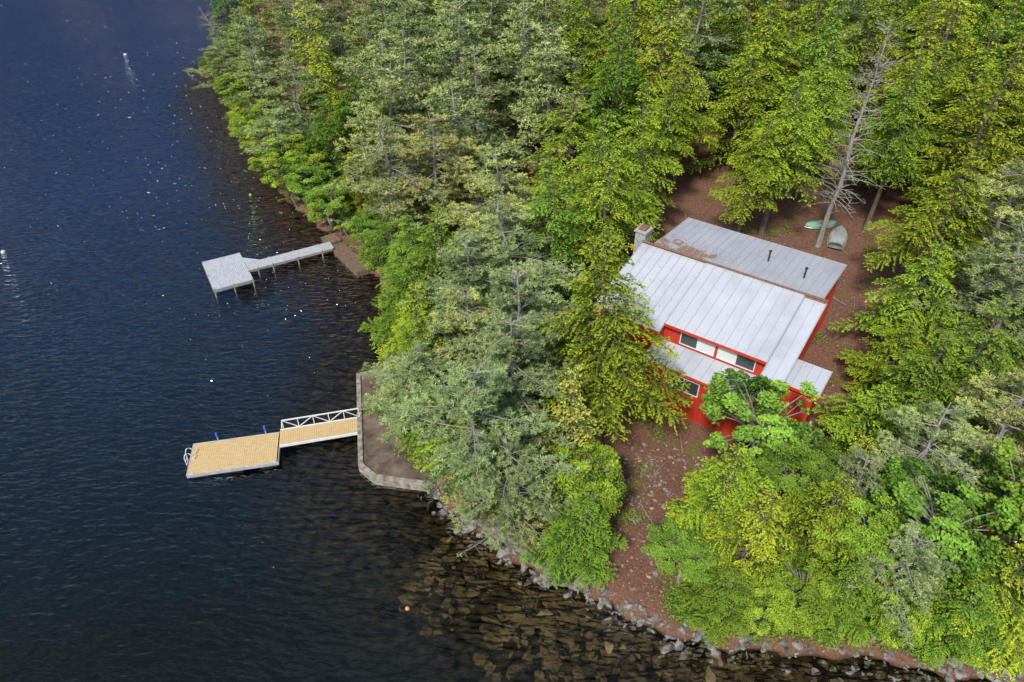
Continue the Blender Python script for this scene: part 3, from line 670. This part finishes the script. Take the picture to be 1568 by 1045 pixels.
for i in range(2,29):
    a=SH[i];b_=SH[i+1]; L=np.linalg.norm(b_-a); k=int(L/(1.4 if i<12 else .9))
    for j in range(k):
        t=(j+fr_.random())/max(k,1); p=a+(b_-a)*t; d=(b_-a)/L; nn=np.array([-d[1],d[0]])
        p=p+nn*(fr_.uniform(.1,2.2) if i<12 else fr_.uniform(.8,2.0))
        if -12.5<p[0]<-3 and 28<p[1]<42: continue
        if 4.0<p[0]<9.2 and p[1]<24: continue
        if fr_.random()<(.1 if i<12 else .3): continue
        sc=fr_.uniform(.7,1.3)*(1.1 if i<12 else .55); place(fr_.choice(SHR),"shoreline_shrub",p[0],p[1],sc,sc)
s=Soup(); rr=np.random.default_rng(3)
for k in range(420):
    x=rr.uniform(-420,0); y=268+rr.uniform(0,50); H=rr.uniform(14,22); z0=1+ (y-262)*.15
    n=60; t=rr.random(n); a=rr.uniform(0,6.28,n); R=4.5*t**.7+.3; C=np.stack([x+R*np.cos(a),y+R*np.sin(a),z0+H*(1-t*.9)],1)
    D=unit(rr.normal(0,1,(n,3))); S=unit(np.cross(D,rr.normal(0,1,(n,3)))); s.leaves(C,D,S,3.,2.4,0,mixc((.05,.08,.015),(.12,.18,.03),rr.random(n)))
o=bpy.data.objects.new("distant_forest",s.mesh("distant_forest",[M_HEM])); SC.collection.objects.link(o)

# ------------------------------------------------------------------ light, sky, camera
SE,SA=49,205
w=bpy.data.worlds.new("World"); SC.world=w; w.use_nodes=True; nt=w.node_tree; n=nt.nodes; l=nt.links
sky=n.new("ShaderNodeTexSky"); sky.sky_type='NISHITA'; sky.sun_disc=False
sky.sun_elevation=math.radians(SE); sky.sun_rotation=math.radians(SA); sky.air_density=1.2; sky.dust_density=.4; sky.ozone_density=1.
tc=n.new("ShaderNodeTexCoord"); mp=mapping(n,l,tc.outputs["Generated"],(1,1,2.2)); cn=noise(n,l,2.0,3,.5,mp.outputs[0],.2)
cr=ramp(n,[(.43,(0,0,0)),(.70,(.75,.75,.75))]); l.new(cn.outputs["Fac"],cr.inputs[0])
cm=n.new("ShaderNodeMix"); cm.data_type='RGBA'; l.new(cr.outputs[0],cm.inputs[0]); l.new(sky.outputs[0],cm.inputs[6]); cm.inputs[7].default_value=(7.2,7.6,8.2,1)
bg=n["Background"]; bg.inputs["Strength"].default_value=.145; l.new(cm.outputs[2],bg.inputs["Color"])
sun=bpy.data.lights.new("sun","SUN"); sun.energy=4.2; sun.angle=math.radians(7); sun.color=(1,.965,.92)
so=bpy.data.objects.new("sun",sun); SC.collection.objects.link(so)
az=math.radians(SA); el=math.radians(SE)
dirv=Vector((math.sin(az)*math.cos(el),math.cos(az)*math.cos(el),math.sin(el)))
so.rotation_euler=dirv.to_track_quat('Z','Y').to_euler(); so.location=(0,0,60)
cam=bpy.data.cameras.new("camera"); cam.lens=24; cam.sensor_width=36; cam.clip_end=8000; cam.clip_start=.5
co=bpy.data.objects.new("camera",cam); SC.collection.objects.link(co); co.location=(0,0,35); co.rotation_euler=(math.radians(52),0,0)
SC.camera=co
